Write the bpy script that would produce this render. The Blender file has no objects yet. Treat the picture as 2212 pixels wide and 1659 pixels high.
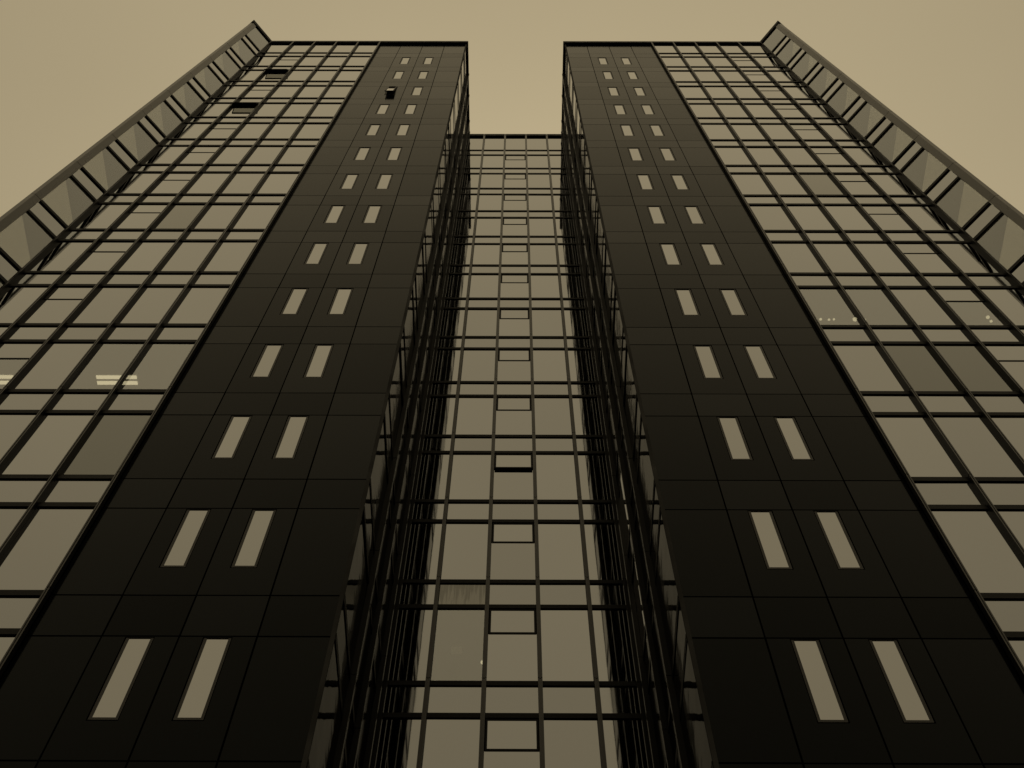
import bpy, bmesh, math, random
from mathutils import Matrix, Vector
random.seed(7)
C = bpy.context.scene
U = 1.2                       # metres per facade module; all plan/height numbers below are in modules
ZC = 1.6 / U                  # camera height above the pavement

# ------------------------------------------------------------------ camera, sky, sun, exposure
F_PX, PITCH, YAW, ROLL = 2514.638, 1.1167886, -0.0080092, 0.0096388
cd = bpy.data.cameras.new('camera'); cam = bpy.data.objects.new('camera', cd); C.collection.objects.link(cam)
cd.sensor_width = 36.0; cd.lens = 36.0 * F_PX / 2212.0; cd.clip_start = 0.1; cd.clip_end = 6000
fwd = Vector((math.sin(YAW)*math.cos(PITCH), math.cos(YAW)*math.cos(PITCH), math.sin(PITCH)))
rt = Vector((math.cos(YAW), -math.sin(YAW), 0)); up = rt.cross(fwd)
r2 = math.cos(ROLL)*rt + math.sin(ROLL)*up; u2 = -math.sin(ROLL)*rt + math.cos(ROLL)*up
m = Matrix.Identity(4)
for i in range(3):
    m[i][0], m[i][1], m[i][2] = r2[i], u2[i], -fwd[i]
m.translation = Vector((0.0567*U, -9.4612*U, ZC*U))
cam.matrix_world = m
C.camera = cam

w = bpy.data.worlds.new('World'); C.world = w; w.use_nodes = True
nt = w.node_tree; N = nt.nodes; K = nt.links; N.clear()
out = N.new('ShaderNodeOutputWorld'); bg = N.new('ShaderNodeBackground'); bg.inputs['Strength'].default_value = 0.1
SUN_EL, SUN_AZ = math.radians(57), math.radians(4)
sky = N.new('ShaderNodeTexSky'); sky.sky_type = 'NISHITA'; sky.sun_disc = False
sky.sun_elevation = SUN_EL; sky.sun_rotation = SUN_AZ; sky.dust_density = 4.0; sky.air_density = 1.5
hs = N.new('ShaderNodeRGBToBW')
tc = N.new('ShaderNodeTexCoord'); sx = N.new('ShaderNodeSeparateXYZ')
# overcast luminance law: (1 + 2 sin elevation) / 3
mr = N.new('ShaderNodeMapRange'); mr.inputs['From Min'].default_value = 0; mr.inputs['From Max'].default_value = 1
mr.inputs['To Min'].default_value = 0.31; mr.inputs['To Max'].default_value = 1.0; mr.clamp = True
nz = N.new('ShaderNodeTexNoise'); nz.inputs['Scale'].default_value = 2.2; nz.inputs['Detail'].default_value = 3
nr = N.new('ShaderNodeMapRange'); nr.inputs['From Min'].default_value = .25; nr.inputs['From Max'].default_value = .75
nr.inputs['To Min'].default_value = 0.94; nr.inputs['To Max'].default_value = 1.06
mul = N.new('ShaderNodeMath'); mul.operation = 'MULTIPLY'
s1 = N.new('ShaderNodeMath'); s1.operation = 'MULTIPLY'; s1.inputs[1].default_value = 3.2     # cloud deck
s2 = N.new('ShaderNodeMath'); s2.operation = 'MULTIPLY_ADD'; s2.inputs[1].default_value = 0.15   # a little of the clear-sky model shining through
tint = N.new('ShaderNodeVectorMath'); tint.operation = 'SCALE'; tint.inputs[0].default_value = (1.035, 0.85, 0.52)
K.new(tc.outputs['Generated'], sx.inputs[0]); K.new(sx.outputs['Z'], mr.inputs['Value'])
K.new(tc.outputs['Generated'], nz.inputs['Vector']); K.new(nz.outputs['Fac'], nr.inputs['Value'])
K.new(mr.outputs[0], mul.inputs[0]); K.new(nr.outputs[0], mul.inputs[1]); K.new(mul.outputs[0], s1.inputs[0])
K.new(sky.outputs[0], hs.inputs[0]); K.new(hs.outputs[0], s2.inputs[0]); K.new(s1.outputs[0], s2.inputs[2])
K.new(s2.outputs[0], tint.inputs['Scale']); K.new(tint.outputs[0], bg.inputs['Color']); K.new(bg.outputs[0], out.inputs[0])

sd = bpy.data.lights.new('sun', 'SUN'); sd.energy = 0.5; sd.angle = math.radians(15); sd.color = (1.0, 0.84, 0.56)
so = bpy.data.objects.new('sun', sd); C.collection.objects.link(so)
sdir = Vector((math.sin(SUN_AZ)*math.cos(SUN_EL), math.cos(SUN_AZ)*math.cos(SUN_EL), math.sin(SUN_EL)))
so.rotation_euler = sdir.to_track_quat('Z', 'Y').to_euler(); so.location = sdir*200
C.view_settings.view_transform = 'Standard'; C.view_settings.look = 'None'
C.view_settings.exposure = 0; C.view_settings.gamma = 1; C.view_settings.use_curve_mapping = False

# ------------------------------------------------------------------ materials
def mat(name, base, rough, ior=1.45, metallic=0.0, var=0.0, bump=None, noise=None, streak=None, coat=0.0, spec=0.5, tint=None, specvar=0.0):
    M = bpy.data.materials.new(name); M.use_nodes = True
    t = M.node_tree; n = t.nodes; k = t.links; b = n['Principled BSDF']
    b.inputs['Base Color'].default_value = (*base, 1); b.inputs['Roughness'].default_value = rough
    b.inputs['IOR'].default_value = ior; b.inputs['Metallic'].default_value = metallic
    b.inputs['Coat Weight'].default_value = coat; b.inputs['Coat Roughness'].default_value = .02; b.inputs['Specular IOR Level'].default_value = spec
    if tint: b.inputs['Specular Tint'].default_value = (*tint, 1)
    oi = n.new('ShaderNodeObjectInfo'); co = n.new('ShaderNodeTexCoord')
    off = n.new('ShaderNodeVectorMath'); off.operation = 'MULTIPLY_ADD'
    cmb = n.new('ShaderNodeCombineXYZ')
    for q in range(3): k.new(oi.outputs['Random'], cmb.inputs[q])
    off.inputs[1].default_value = (37, 53, 71)
    k.new(cmb.outputs[0], off.inputs[0]); k.new(co.outputs['Object'], off.inputs[2])
    fac = None
    if specvar:
        v = n.new('ShaderNodeMapRange'); v.inputs['To Min'].default_value = spec-specvar; v.inputs['To Max'].default_value = spec+specvar
        k.new(oi.outputs['Random'], v.inputs['Value']); k.new(v.outputs[0], b.inputs['Specular IOR Level'])
    if var:
        v = n.new('ShaderNodeMapRange'); v.inputs['To Min'].default_value = 1-var; v.inputs['To Max'].default_value = 1+var
        k.new(oi.outputs['Random'], v.inputs['Value']); fac = v.outputs[0]
    if noise:
        sc, amt, stretch = noise
        mp = n.new('ShaderNodeMapping'); mp.inputs['Scale'].default_value = stretch
        k.new(off.outputs[0], mp.inputs['Vector'])
        z = n.new('ShaderNodeTexNoise'); z.inputs['Scale'].default_value = sc; z.inputs['Detail'].default_value = 5
        k.new(mp.outputs[0], z.inputs['Vector'])
        v = n.new('ShaderNodeMapRange'); v.inputs['From Min'].default_value = .3; v.inputs['From Max'].default_value = .7
        v.inputs['To Min'].default_value = 1-amt; v.inputs['To Max'].default_value = 1+amt
        k.new(z.outputs['Fac'], v.inputs['Value'])
        rr = n.new('ShaderNodeMath'); rr.operation = 'MULTIPLY'; rr.inputs[1].default_value = rough
        k.new(v.outputs[0], rr.inputs[0]); k.new(rr.outputs[0], b.inputs['Roughness'])
        if fac:
            q = n.new('ShaderNodeMath'); q.operation = 'MULTIPLY'; k.new(fac, q.inputs[0]); k.new(v.outputs[0], q.inputs[1]); fac = q.outputs[0]
        else: fac = v.outputs[0]
    if streak:
        sp = n.new('ShaderNodeMapping'); sp.inputs['Scale'].default_value = (9, 1, .55)
        k.new(co.outputs['Object'], sp.inputs['Vector'])
        z = n.new('ShaderNodeTexNoise'); z.inputs['Scale'].default_value = 2.2; z.inputs['Detail'].default_value = 6
        k.new(sp.outputs[0], z.inputs['Vector'])
        sz = n.new('ShaderNodeSeparateXYZ'); k.new(co.outputs['Object'], sz.inputs[0])
        th = n.new('ShaderNodeMath'); th.operation = 'MULTIPLY_ADD'; th.inputs[1].default_value = .28
        k.new(sz.outputs['Z'], th.inputs[0]); k.new(z.outputs['Fac'], th.inputs[2])
        v = n.new('ShaderNodeMapRange'); v.inputs['From Min'].default_value = .55; v.inputs['From Max'].default_value = .72
        v.inputs['To Min'].default_value = 1; v.inputs['To Max'].default_value = .68
        k.new(th.outputs[0], v.inputs['Value'])
        if fac:
            q = n.new('ShaderNodeMath'); q.operation = 'MULTIPLY'; k.new(fac, q.inputs[0]); k.new(v.outputs[0], q.inputs[1]); fac = q.outputs[0]
        else: fac = v.outputs[0]
    if fac:
        vm = n.new('ShaderNodeVectorMath'); vm.operation = 'SCALE'; vm.inputs[0].default_value = base
        k.new(fac, vm.inputs['Scale']); k.new(vm.outputs[0], b.inputs['Base Color'])
    if bump:
        sc, st, dist = bump
        z = n.new('ShaderNodeTexNoise'); z.inputs['Scale'].default_value = sc; z.inputs['Detail'].default_value = 2
        k.new(off.outputs[0], z.inputs['Vector'])
        bp = n.new('ShaderNodeBump'); bp.inputs['Strength'].default_value = st; bp.inputs['Distance'].default_value = dist
        k.new(z.outputs['Fac'], bp.inputs['Height']); k.new(bp.outputs[0], b.inputs['Normal'])
    return M

GLASS = mat('coated_glass', (.44, .453, .475), .03, metallic=1.0, var=.08, bump=(.8, .25, .004), coat=1)
GLASS_RET = mat('dimmed_side_glass', (.02, .02, .021), .05, metallic=1.0, var=.10, bump=(1.3, .5, .01), tint=(.42, .42, .42))  # specular tint cut to stand in for weakened reflections in the recess
GLASS_RET2 = mat('dimmed_deep_side_glass', (.006, .006, .006), .10, metallic=1.0, var=.3, bump=(1.3, .5, .01), tint=(.2, .2, .2))  # copy of the side glass with the recess darkness put into its colour
GLASS_SP = mat('spandrel_glass', (.405, .418, .44), .05, metallic=1.0, var=.08, bump=(.8, .25, .004), coat=1)
GLASS_DIRTY = mat('stained_glass_panel', (.29, .292, .285), .10, metallic=1.0, streak=True, coat=.6)
GLASS_DARK = mat('tinted_glass', (.19, .20, .20), .06, metallic=1.0, var=.08, bump=(.8, .25, .004), coat=1)
GLASS_WIN = mat('window_glass', (.50, .512, .53), .03, metallic=1.0, var=.09, coat=1)
PANEL = mat('dark_satin_panel', (.0009, .0013, .0021), .12, ior=1.19, var=.12, noise=(1.6, .13, (.7, 1, 2.2)), bump=(220, .04, .001), tint=(.85, .95, 1), specvar=.10)
CAP = mat('anodised_mullion', (.045, .044, .043), .24, ior=1.5, var=.12, noise=(3, .15, (1, 1, .3)))
BAR = mat('black_transom', (.0035, .0034, .0034), .5, ior=1.25, var=.2)
FASCIA = mat('grey_metal_fascia', (.12, .117, .113), .28, ior=1.5, var=.10, noise=(1.2, .14, (1, 1, .35)))
COPE = mat('dark_coping_metal', (.004, .0038, .0037), .55, ior=1.25, noise=(2, .2, (1, 1, 1)))
FRAME = mat('window_frame_metal', (.018, .0175, .017), .45, var=.1)
CORE = mat('dark_core', (.012, .012, .012), .8, noise=(.8, .2, (1, 1, 1)))
CEIL = mat('white_ceiling', (.62, .60, .56), .9, noise=(.5, .1, (1, 1, 1)))
ROOM = mat('office_interior', (.10, .095, .085), .9, noise=(.5, .15, (1, 1, 1)))
GROUND = mat('paving', (.06, .058, .055), .8, noise=(.4, .25, (1, 1, 1)), bump=(40, .3, .01))
PALE = mat('plain', (.85, .83, .78), .8, noise=(4, .05, (1, 1, 1)))
LAMPBODY = mat('lamp_body', (.35, .34, .32), .5, noise=(3, .05, (1, 1, 1)))
def emis(name, col, st):
    M = bpy.data.materials.new(name); M.use_nodes = True
    b = M.node_tree.nodes['Principled BSDF']; b.inputs['Base Color'].default_value = (.6, .6, .6, 1)
    b.inputs['Emission Color'].default_value = (*col, 1); b.inputs['Emission Strength'].default_value = st
    return M
TUBE = emis('lit_tube', (1.0, .87, .56), 1.25)
BULB = emis('lit_bulb', (1.0, .88, .55), 1.0)
def clear_glass(name, refl):
    """front face: Schlick reflection over a tinted see-through pane; rear face passes light"""
    M = bpy.data.materials.new(name); M.use_nodes = True
    t = M.node_tree; n = t.nodes; k = t.links; n.clear()
    o = n.new('ShaderNodeOutputMaterial'); mx = n.new('ShaderNodeMixShader'); lw = n.new('ShaderNodeLayerWeight')
    pw = n.new('ShaderNodeMath'); pw.operation = 'POWER'; pw.inputs[1].default_value = 4.0
    ad = n.new('ShaderNodeMapRange'); ad.inputs['To Min'].default_value = refl; ad.inputs['To Max'].default_value = 1
    ge = n.new('ShaderNodeNewGeometry'); inv = n.new('ShaderNodeMath'); inv.operation = 'SUBTRACT'; inv.inputs[0].default_value = 1
    mu = n.new('ShaderNodeMath'); mu.operation = 'MULTIPLY'
    g = n.new('ShaderNodeBsdfGlossy'); g.inputs['Roughness'].default_value = .03; g.inputs['Color'].default_value = (.94, .97, 1.0, 1)
    tr = n.new('ShaderNodeBsdfTransparent'); tr.inputs['Color'].default_value = (.76, .76, .73, 1)
    k.new(lw.outputs['Facing'], pw.inputs[0]); k.new(pw.outputs[0], ad.inputs['Value'])
    k.new(ge.outputs['Backfacing'], inv.inputs[1]); k.new(inv.outputs[0], mu.inputs[0]); k.new(ad.outputs[0], mu.inputs[1])
    k.new(mu.outputs[0], mx.inputs[0])
    k.new(tr.outputs[0], mx.inputs[1]); k.new(g.outputs[0], mx.inputs[2]); k.new(mx.outputs[0], o.inputs[0])
    return M
CLEAR = clear_glass('see_through_glass', .45)
CLEARW = clear_glass('corner_room_glass', .30)

# ------------------------------------------------------------------ mesh helpers (module units -> metres)
CACHE = {}
def finish(bm, name, material, key=None):
    bmesh.ops.recalc_face_normals(bm, faces=bm.faces)
    me = bpy.data.meshes.new(name); bm.to_mesh(me); bm.free(); me.materials.append(material)
    return me
def bbox(bm, x0, x1, y0, y1, z0, z1):
    v = [bm.verts.new((x*U, y*U, z*U)) for x in (x0, x1) for y in (y0, y1) for z in (z0, z1)]
    for f in ((0,1,3,2), (4,6,7,5), (0,4,5,1), (2,3,7,6), (0,2,6,4), (1,5,7,3)):
        bm.faces.new([v[i] for i in f])
def box_mesh(name, material, w_, h_, d_, y0=0.0, bev=0.0):
    """w along wall centred, z from 0 to h, y from y0 (front) to y0+d (inward)"""
    key = (name, material.name, round(w_, 4), round(h_, 4), round(d_, 4), round(y0, 4), bev)
    if key not in CACHE:
        bm = bmesh.new(); bbox(bm, -w_/2, w_/2, y0, y0+d_, 0, h_)
        if bev: bmesh.ops.bevel(bm, geom=list(bm.edges), offset=bev*U, segments=1, affect='EDGES')
        CACHE[key] = finish(bm, name, material)
    return CACHE[key]
def extrude_profile(name, material, pts, h_, side=None):
    key = (name, material.name, tuple(pts), round(h_, 4))
    if key not in CACHE:
        bm = bmesh.new()
        lo = [bm.verts.new((x*U, y*U, 0)) for x, y in pts]; hi = [bm.verts.new((x*U, y*U, h_*U)) for x, y in pts]
        k = len(pts)
        deep = min(y for x, y in pts)
        for i in range(k):
            f = bm.faces.new((lo[i], lo[(i+1) % k], hi[(i+1) % k], hi[i]))
            if side and max(pts[i][1], pts[(i+1) % k][1]) > deep + .03: f.material_index = 1   # flanks of the bar are black
        bm.faces.new(lo[::-1]); bm.faces.new(hi)
        CACHE[key] = finish(bm, name, material)
        if side: CACHE[key].materials.append(side)
    return CACHE[key]
def ring_mesh(name, material, ox0, ox1, oz0, oz1, ix0, ix1, iz0, iz1, y0, y1):
    key = (name, material.name) + tuple(round(q, 4) for q in (ox0, ox1, oz0, oz1, ix0, ix1, iz0, iz1, y0, y1))
    if key not in CACHE:
        bm = bmesh.new()
        def loop(a, b, c, d, y): return [bm.verts.new((x*U, y*U, z*U)) for x, z in ((a, c), (b, c), (b, d), (a, d))]
        of, inf = loop(ox0, ox1, oz0, oz1, y0), loop(ix0, ix1, iz0, iz1, y0)
        ob, inb = loop(ox0, ox1, oz0, oz1, y1), loop(ix0, ix1, iz0, iz1, y1)
        for i in range(4):
            j = (i+1) % 4
            bm.faces.new((of[i], of[j], inf[j], inf[i])); bm.faces.new((ob[i], inb[i], inb[j], ob[j]))
            bm.faces.new((of[i], ob[i], ob[j], of[j])); bm.faces.new((inf[i], inf[j], inb[j], inb[i]))
        CACHE[key] = finish(bm, name, material)
    return CACHE[key]
def prism(name, material, pts, z0, z1):
    bm = bmesh.new(); k = len(pts)
    lo = [bm.verts.new((x*U, y*U, z0*U)) for x, y in pts]; hi = [bm.verts.new((x*U, y*U, z1*U)) for x, y in pts]
    for i in range(k): bm.faces.new((lo[i], lo[(i+1) % k], hi[(i+1) % k], hi[i]))
    bm.faces.new(lo[::-1]); bm.faces.new(hi)
    return finish(bm, name, material)
def link(name, me, parent, loc, rot=(0, 0, 0), label=None):
    """loc in world metres; parent is an unrotated Empty or another part"""
    o = bpy.data.objects.new(name, me); C.collection.objects.link(o)
    if parent is not None:
        o.parent = parent
        if parent.type == 'EMPTY': loc = Vector(loc) - parent.location
    o.location = loc; o.rotation_euler = rot
    if label: o['label'] = label
    return o
def thing(name, label, cat, loc, group=None):
    o = bpy.data.objects.new(name, None); C.collection.objects.link(o); o.location = loc; o.empty_display_size = .5
    o['label'] = label; o['category'] = cat
    if group: o['group'] = group
    return o

class Wall:
    """a vertical wall plane: origin, direction 'along' = (cos t, sin t), inward = (-sin t, cos t)"""
    def __init__(s, parent, ox, oy, t):
        s.p, s.ox, s.oy, s.t = parent, ox, oy, t; s.c, s.s = math.cos(t), math.sin(t)
    def pos(s, a, inward, z):
        return Vector(((s.ox + a*s.c - inward*s.s)*U, (s.oy + a*s.s + inward*s.c)*U, z*U))
    def put(s, name, me, a, z, inward=0.0, rx=0.0, rz=0.0, label=None, parent=None):
        return link(name, me, parent or s.p, s.pos(a, inward, z), (rx, 0, s.t + rz), label)

# ------------------------------------------------------------------ dimensions
G = 2.2638                    # half width of the recess
YB = 4.4191                   # depth of the recess
H = 3.07388                   # storey height, towers
ZT = 55.45 + ZC               # roof edge, towers
HEAD = lambda k: 51.9115 + ZC - (k-1)*H
HM = 3.06295
ZTM = 55.80 + ZC
HEADM = lambda k: 52.137 + ZC - (k-1)*HM
NR = 17
SP = 0.73                     # tall pane height as a share of the storey
UC = 9.05                     # tower width in modules
WA = math.radians(38); WL = 0.98
MD = .09                      # mullion depth
TH = .12                      # transom height
COPE_H = .30

MUL = ((-.028, .0), (-.028, -MD), (-.009, -MD), (-.009, -MD+.014), (.009, -MD+.014), (.009, -MD), (.028, -MD), (.028, .0))
MULM = ((-.04, .0), (-.04, -MD), (-.015, -MD), (-.015, -MD+.018), (.015, -MD+.018), (.015, -MD), (.04, -MD), (.04, .0))
MULR = ((-.03, .0), (-.03, -.09), (-.012, -.09), (-.012, -.076), (.012, -.076), (.012, -.09), (.03, -.09), (.03, .0))
TRD = .026                    # transom projection

def jit(a=.0012): return random.uniform(-a, a)
PT = .02
def pane(W, name, material, a0, a1, z0, z1, label=None, tilt=.0012):
    me = box_mesh(name, material, a1-a0-.012, z1-z0-.012, PT)
    return W.put(name, me, (a0+a1)/2, z0+.006, 0.0, rx=jit(tilt), rz=jit(tilt), label=label)
def transom(W, a0, a1, z, d=TRD, th=TH):
    return W.put('transom', box_mesh('transom', BAR, a1-a0-.002, th, d+.003, -d), (a0+a1)/2, z)
def mullions(W, a, head, top, hh, prof=MUL, rz=0.0, rows=NR):
    # spliced at every storey just above the upper transom
    cuts = [top] + [head(k) - SP*hh + TH + .02 for k in range(0, rows+1)]
    for z1, z0 in zip(cuts[:-1], cuts[1:]):
        if z1 - z0 < .05: continue
        W.put('mullion', extrude_profile('mullion', CAP, prof, round(z1-z0-.018, 4), BAR), a, z0, rz=rz)
def vent(W, a0, a1, head, opened=0.0, bar=.03, side=.012, label=None, glass=GLASS):
    """top hung vent: frame hinged under the lower transom, its pane a sub-part"""
    hv = .25*H; wv = a1-a0
    dep = .05 if opened else .022
    fr = ring_mesh('vent_window', BAR, -wv/2+.012, wv/2-.012, -hv, -.004, -wv/2+.012+side, wv/2-.012-side, -hv+bar, -.004-side, -.012, -.012+dep)
    o = W.put('vent_window', fr, (a0+a1)/2, head, 0.0, rx=-opened, label=label)
    pn = ring_key = box_mesh('vent_pane', glass, wv-.024-2*side-.004, hv-bar-side-.008, .014)
    c = link('vent_pane', pn, o, (0, 0.001*U, (-hv+bar+.002)*U), (0, 0, 0))
    return o

# ------------------------------------------------------------------ ground
bm = bmesh.new(); q = 1500
v = [bm.verts.new(p) for p in ((-q, -q, 0), (q, -q, 0), (q, q, 0), (-q, q, 0))]; bm.faces.new(v)
g = link('ground', finish(bm, 'ground', GROUND), None, (0, 0, 0)); g['kind'] = 'structure'

# ------------------------------------------------------------------ one tower
def tower(s, label, rooms, dark, clear, open_vents, open_window):
    T = thing('tower_block', label, 'tower', (s*(G+4.5)*U, 0, 0))
    sgn = lambda u0, u1: tuple(sorted((s*(G+u0), s*(G+u1))))
    # inner mass, split by height so that the lit rooms are hollow
    sa, ca = math.sin(WA), math.cos(WA)
    E = (UC + WL*sa, -WL*ca)                      # end of the splayed bay in (u, y)
    E2 = (UC + 1.17*sa, -1.17*ca)
    off = .13
    fl = E2[0] + .04                              # outer flank
    plan = [(off, off), (8.7, off), (8.7, 1.9), (fl, 1.9), (fl, 13.0), (off, 13.0)]
    roomplan = [(off, off), (4.05, off), (4.05, 4.2), (fl, 4.2), (fl, 13.0), (off, 13.0)]
    cornerplan = [(8.72, .05), (UC+.02, .05), (E[0]-.0, E[1]+.06), (fl-.02, E2[1]+.16), (fl-.02, 1.88), (8.72, 1.88)]
    P = lambda pl: [(s*(G+u), y) for u, y in pl]
    cuts = [0.0]
    for k in sorted(rooms, reverse=True):
        cuts += [HEAD(k) - SP*H - .15, HEAD(k) + .13]
    cuts.append(ZT - .06)
    for i in range(len(cuts)-1):
        isroom = i % 2 == 1
        o = link('room_core' if isroom else 'inner_wall', prism('inner_wall', ROOM if isroom else CORE, P(roomplan if isroom else plan), cuts[i], cuts[i+1]), T, (0, 0, 0))
    for k in range(1, NR+1):                      # ceilings of the glazed corner rooms
        link('floor_slab', prism('floor_slab', CEIL, P(cornerplan), HEAD(k)+.13, HEAD(k)+.25*H), T, (0, 0, 0))
    link('roof_slab', prism('roof_slab', CEIL, P(cornerplan), ZT-.3, ZT-.07), T, (0, 0, 0))
    # roof slab edge is the coping; base below the last storey
    MW = Wall(T, 0, 0, 0.0)
    zb = HEAD(NR) - SP*H
    a0, a1 = sgn(0, UC)
    MW.put('base_wall', box_mesh('base_wall', PANEL, a1-a0, zb-.02, .1, .02), (a0+a1)/2, 0)
    # ---- cladding panels, four columns
    for c in range(4):
        a0, a1 = sgn(c, c+1); ac = (a0+a1)/2
        jj = .011
        for k in range(0, NR+1):
            hk = HEAD(k) + .06
            zt = hk - jj; z0 = hk - .715*H + jj
            if k == 0:
                zt = ZT - COPE_H + .05
                z0 = HEAD(1) + .06 + .285*H + jj
                MW.put('cladding_panel', box_mesh('cladding_panel', PANEL, 1-2*jj, zt-z0, .06, .02, .003), ac, z0, rx=jit(.0008), rz=jit(.0008)); continue
            if c in (1, 2):
                me = ring_mesh('window_panel', PANEL, -.5+jj, .5-jj, -(zt-z0), 0, -.190, .190, -.503*H, -.006, .02, .08)
                MW.put('window_panel', me, ac, zt, rx=jit(.0006), rz=jit(.0008))
                isopen = open_window == (c, k)
                hw, zbw = .176, -.498*H
                fr = ring_mesh('window', FRAME, -hw, hw, zbw+.01, -.012, -hw+.036, hw-.036, zbw+.05, -.020, .028, .09)
                wo = MW.put('window', fr, ac, zt, label='open black-sided window flap' if isopen else None)
                pw = 2*(hw-.033); ph = -zbw-.055-.022+.02
                pm = box_mesh('window_pane', GLASS_WIN, pw, ph, .012, -.006)
                if not isopen:
                    link('window_pane', pm, wo, (0, .042*U, (zbw+.042)*U), (jit(.001), 0, jit(.001)))
                else:
                    sash = ring_mesh('sash', FRAME, -hw+.01, hw-.01, zbw+.02, 0, -hw+.04, hw-.04, zbw+.06, -.03, -.02, .02)
                    so_ = link('sash', sash, wo, (0, .02*U, -.02*U), (-math.radians(5.8), 0, 0))
                    so2 = link('window_pane', box_mesh('open_pane', GLASS_WIN, pw, ph, .012, -.012), wo, (0, .02*U, -.02*U), (-math.radians(5.8), 0, 0))
                    so2.data = ring_shift(pm, zbw+.05)
                    # dark reveal box behind the flap
            else:
                MW.put('cladding_panel', box_mesh('cladding_panel', PANEL, 1-2*jj, zt-z0, .06, .02, .003), ac, z0, rx=jit(.0008), rz=jit(.0008))
            # shallow panel at floor level (above the window head)
            z1 = hk + .285*H - jj
            MW.put('spandrel_panel', box_mesh('spandrel_panel', PANEL, 1-2*jj, z1-hk-jj, .06, .02, .003), ac, hk+jj, rx=jit(.0012), rz=jit(.0008))
    # ---- curtain wall
    hd = lambda k: HEAD(k) + .034
    def glazing(W, a0, a1, bay, g1=GLASS, g2=GLASS_SP, has_vent=False, tr=True, tilt=.0012, barth=TRD, tg=.033):
        # top pane
        if tr: pass
        pane(W, 'glass_pane', g1, a0, a1, hd(0)-SP*H+TH/2, ZT-COPE_H+.03, tilt=tilt)
        if tr: transom(W, a0+tg, a1-tg, hd(0)-SP*H, barth)
        for k in range(1, NR+1):
            zl = hd(k); zu = hd(k)-SP*H; zprev = hd(k-1)-SP*H
            gs = GLASS_RET if (s > 0 and bay > 11 and k in (12, 13)) else g2  # brighter copy here imitates glints on the right recess wall
            pane(W, 'spandrel_pane', gs, a0, a1, zl+TH/2, zprev+TH/2, tilt=tilt)
            mt = g1; lab = None
            if s > 0 and bay > 11 and k in (11, 12): mt = GLASS  # more reflective panes swapped in to imitate bright slits of reflection
            if (bay, k) in dark: mt = GLASS_DARK; lab = 'darker tinted glass pane'
            if (bay, k) in clear: mt = CLEAR; lab = 'glass pane with lit room lamps showing through'
            if has_vent:
                op = open_vents.get(k, 0.0)
                pane(W, 'glass_pane', mt, a0, a1, zu+TH/2, zl-.25*H, lab, tilt=tilt)
                vent(W, a0+.03, a1-.03, zl+.002, math.radians(op), label='vent flap hanging open' if op else None, glass=CLEARW if op else GLASS)
            else:
                pane(W, 'glass_pane', mt, a0, a1, zu+TH/2, zl+TH/2, lab, tilt=tilt)
            if tr:
                transom(W, a0+tg, a1-tg, zl, barth); transom(W, a0+tg, a1-tg, zu, barth)
    edges = [4, 5, 6, 7, 8, UC]
    for i in range(5):
        a0, a1 = sgn(edges[i], edges[i+1])
        glazing(MW, a0, a1, i+1, has_vent=(i == 3))
    for u in edges: mullions(MW, s*(G+u), HEAD, ZT-.004, H)
    # ---- splayed outer bay
    if s < 0:   WW = Wall(T, -(G+UC), 0, math.atan2(ca, sa)); aw = (-WL, 0)
    else:       WW = Wall(T, (G+UC), 0, math.atan2(-ca, sa)); aw = (0, WL)
    glazing(WW, aw[0]+(.004 if s < 0 else 0.0), aw[1]-(.004 if s > 0 else 0.0), 6, g1=CLEARW, barth=.04, tg=.004)
    ae = -WL if s < 0 else WL
    # end fascia: a folded grey sheet, one length per storey
    tz = [ZT-COPE_H] + [HEAD(k) - SP*H + TH for k in range(0, NR+1)] + [0.0]
    W_ = 1.17 - WL
    if s < 0: prof = ((0, 0), (0, -.03), (-W_, -.03), (-W_-.075, .06), (-W_-.075, .16), (0, .16))
    else:     prof = ((0, 0), (0, -.03), (W_, -.03), (W_+.075, .06), (W_+.075, .16), (0, .16))
    for z1, z0 in zip(tz[:-1], tz[1:]):
        WW.put('end_fascia', extrude_profile('end_fascia', FASCIA, prof, round(z1-z0-.02, 4)), ae, z0)
    b0, b1 = (ae, 0) if s < 0 else (0, ae)
    WW.put('base_wall', box_mesh('base_wall', PANEL, b1-b0, zb-.02, .1, .02), (b0+b1)/2, 0)
    # outer flank of the corner rooms, glazed storey by storey
    FW = Wall(T, s*(G+fl), 0, math.pi/2 if s > 0 else -math.pi/2)
    f0, f1 = (E2[1]+.17, 1.9) if s > 0 else (-1.9, -E2[1]-.17)
    for k in range(1, NR+1):
        pane(FW, 'glass_pane', CLEARW, f0, f1, hd(k)-SP*H+TH/2, hd(k)+TH/2)
        pane(FW, 'spandrel_pane', GLASS_SP, f0, f1, hd(k)+TH/2, hd(k-1)-SP*H+TH/2)
    pane(FW, 'glass_pane', GLASS, f0, f1, hd(0)-SP*H+TH/2, ZT-COPE_H+.03)
    # ---- recess side wall
    if s < 0:   RW = Wall(T, -G, 0, math.pi/2); ys = lambda y0, y1: (y0, y1)
    else:       RW = Wall(T, G, 0, -math.pi/2); ys = lambda y0, y1: (-y1, -y0)
    rows = [.032, 1.42, 2.40, 3.6, 4.15, YB-.02]
    for i in range(5):
        a0, a1 = ys(rows[i], rows[i+1])
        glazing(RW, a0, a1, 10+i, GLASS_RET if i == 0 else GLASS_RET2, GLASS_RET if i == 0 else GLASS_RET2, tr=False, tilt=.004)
    a0, a1 = ys(.032, YB-.02)
    for k in range(0, NR+1):
        if k: transom(RW, a0, a1, hd(k), .012)
        transom(RW, a0, a1, hd(k)-SP*H, .012)
    for y in rows[1:-1]: mullions(RW, (y if s < 0 else -y), HEAD, ZT-.004, H, MULR)
    ac = .015 if s < 0 else -.015
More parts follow.
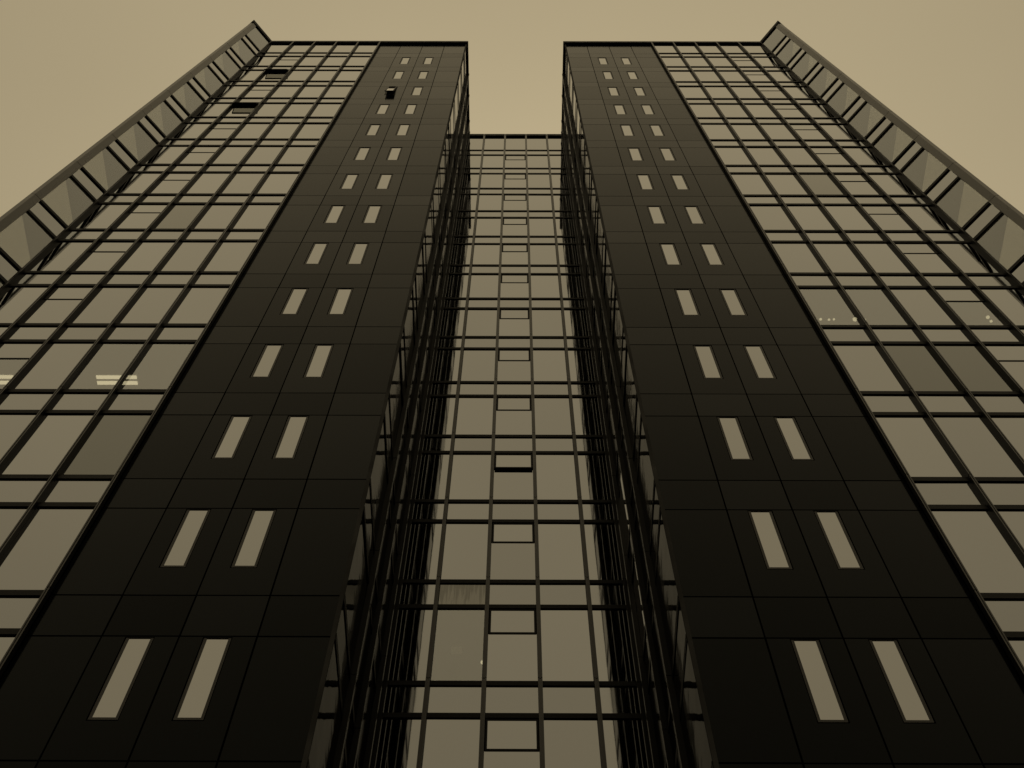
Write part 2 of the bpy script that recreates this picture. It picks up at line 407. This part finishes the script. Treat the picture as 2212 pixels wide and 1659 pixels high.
    RW.put('corner_trim', box_mesh('corner_trim', CORE, .03, ZT-.1, .06, -.006), ac, 0)
    RW.put('base_wall', box_mesh('base_wall', PANEL, a1-a0, zb-.02, .1, .02), (a0+a1)/2, 0)
    # ---- coping, one length per module
    def coping(W, x0, x1, d=MD-.004, dep=.5):
        me = box_mesh('coping', COPE, x1-x0-.006, COPE_H, dep+d, -d, .004)
        W.put('coping', me, (x0+x1)/2, ZT-COPE_H)
    us = [0, 1, 2, 3, 4, 5, 6, 7, 8, UC]
    for i in range(9):
        coping(MW, *sgn(us[i]-(.07 if i == 0 else 0), us[i+1]))
    coping(WW, *( (-1.26, -.01) if s < 0 else (.01, 1.26)), d=.06)
    yy = [.50, 1, 2, 3, 4, 5, 6, 8]
    for i in range(len(yy)-1): coping(RW, *ys(yy[i], yy[i+1]), d=.07)
    return T

def ring_shift(me, dz):
    m2 = me.copy()
    for v_ in m2.vertices: v_.co.z += dz*U
    return m2

tower(-1, 'left dark tower with two black open vents high in its glass grid', [11],
      {(1, 12), (3, 8)}, {(1, 11), (2, 11), (4, 11)}, {2: 15.0, 4: 15.0}, (2, 3))
tower(1, 'right dark tower with all its windows shut beside the glazed gap', [10],
      {(2, 11), (3, 11), (3, 7)}, {(1, 10), (2, 10), (4, 10)}, {}, None)

# ------------------------------------------------------------------ glazed link between the towers
B = thing('glazed_link', 'recessed all-glass block standing between the two dark towers', 'glass building', (0, YB*U, 0))
BW = Wall(B, 0, YB, 0.0)
RK = 12
pl = [(-G+.02, YB+.13), (G-.02, YB+.13), (G-.02, 13), (-G+.02, 13)]
plr = [(-G+.02, YB+4), (G-.02, YB+4), (G-.02, 13), (-G+.02, 13)]
zz = [0, HEADM(RK)-SP*HM-.15, HEADM(RK)+.13, ZTM-.06]
for i in range(3):
    link('room_core' if i == 1 else 'inner_wall', prism('inner_wall', ROOM if i == 1 else CORE, plr if i == 1 else pl, zz[i], zz[i+1]), B, (0, 0, 0))
ed = [-G, -1.5, -.5, .5, 1.5, G]
for i in range(5):
    a0, a1 = ed[i], ed[i+1]
    t0, t1 = a0+(.038 if i else .0), a1-(.038 if i < 4 else .0)
    pane(BW, 'glass_pane', GLASS, a0, a1, HEADM(0)-SP*HM+TH/2, ZTM-COPE_H+.03)
    transom(BW, t0, t1, HEADM(0)-SP*HM)
    for k in range(1, NR+1):
        zl = HEADM(k); zu = zl-SP*HM; zp = HEADM(k-1)-SP*HM
        stained = (i, k) == (1, 12)
        pane(BW, 'spandrel_pane', GLASS_DIRTY if stained else GLASS_SP, a0, a1, zl+TH/2, zp+TH/2, 'spandrel pane with dark drip stains' if stained else None)
        mt = CLEAR if (i, k) == (1, RK) else GLASS
        if i == 2:
            pane(BW, 'glass_pane', mt, a0, a1, zu+TH/2, zl-.25*H)
            op = math.radians(4.0) if k == 10 else 0.0
            v_ = vent(BW, a0+.04, a1-.04, zl+.002, op, bar=.045, side=.034, label='vent window slightly ajar' if op else None)
        else:
            pane(BW, 'glass_pane', mt, a0, a1, zu+TH/2, zl+TH/2)
        transom(BW, t0, t1, zl); transom(BW, t0, t1, zu)
    BW.put('coping', box_mesh('coping', COPE, a1-a0-.006, COPE_H, .5+MD, -MD+.004, .004), (a0+a1)/2, ZTM-COPE_H)
for a in ed[1:-1]: mullions(BW, a, HEADM, ZTM-.004, HM, MULM)
BW.put('base_wall', box_mesh('base_wall', PANEL, 2*G-.03, HEADM(NR)-SP*HM-.02, .1, .02), 0, 0)

# ------------------------------------------------------------------ lamps and small things seen through the glass
def tube_light(x, y, z, label):
    t = thing('ceiling_light', label, 'ceiling light', (x*U, y*U, z*U), 'twin tube ceiling lights in the left tower')
    link('lamp_body', box_mesh('lamp_body', LAMPBODY, .86, .04, .24, -.12), t, t.location)
    for dy in (-.065, .065):
        link('lamp_tube', box_mesh('lamp_tube', TUBE, .82, .02, .075, -.0375, .004), t, t.location + Vector((0, dy*U, -.022*U)))
zl = HEAD(11) + .085
tube_light(-8.05, .84, zl, 'lit twin tube light behind the glass nearer the dark panels of the left tower')
tube_light(-10.55, .84, zl, 'lit twin tube light behind glass at the left edge of the photo')
def spot(x, y, z, r, label, group, stem):
    t = thing('pendant_lamp', label, 'lamp', (x*U, y*U, z*U), group)
    bm = bmesh.new(); bmesh.ops.create_cone(bm, cap_ends=True, segments=12, radius1=r*U, radius2=r*.55*U, depth=r*1.3*U)
    link('lamp_shade', finish(bm, 'lamp_shade', LAMPBODY), t, t.location + Vector((0, 0, r*.8*U)))
    bm = bmesh.new(); bmesh.ops.create_uvsphere(bm, u_segments=10, v_segments=6, radius=r*.92*U)
    link('bulb', finish(bm, 'bulb', BULB), t, t.location)
    bm = bmesh.new(); bbox(bm, -.006, .006, -.006, .006, r*1.4, stem)
    link('cord', finish(bm, 'cord', BAR), t, t.location)
zr = HEAD(10) + .1
for x, y, r, lb in ((6.91, .72, .035, 'smallest lit pendant lamp at the left edge of the right tower glass'),
                    (7.10, .73, .03, 'lit pendant lamp second from the dark panels of the right tower'),
                    (7.21, .72, .03, 'lit pendant lamp third from the dark panels of the right tower'),
                    (7.68, .72, .055, 'largest lit pendant lamp beside a mullion of the right tower'),
                    (7.90, .74, .04, 'lit pendant lamp just right of the first inner mullion, right tower'),
                    (10.66, .66, .045, 'upper lamp of the lit pair near the right edge of the photo'),
                    (10.75, .76, .035, 'lower lamp of the lit pair near the right edge of the photo')):
    spot(x, y, zr-.12, r, lb, 'small lit lamps in the right tower', .12)
spot(-.60, YB+1.3, HEADM(12)+.0, .045, 'tiny lit lamp beside a mullion of the glazed link', None, .12)
nb = bmesh.new(); bbox(nb, -.10, .10, 0, .004, -.11, .11)
n_ = link('pale_sheet', finish(nb, 'pale_sheet', PALE), None, (-1.035*U, (YB+.03)*U, (17.24+ZC)*U))  # thin pale rectangle just behind the pane
n_['label'] = 'pale paper sheet stuck inside a lower pane of the glazed link'; n_['category'] = 'paper notice'
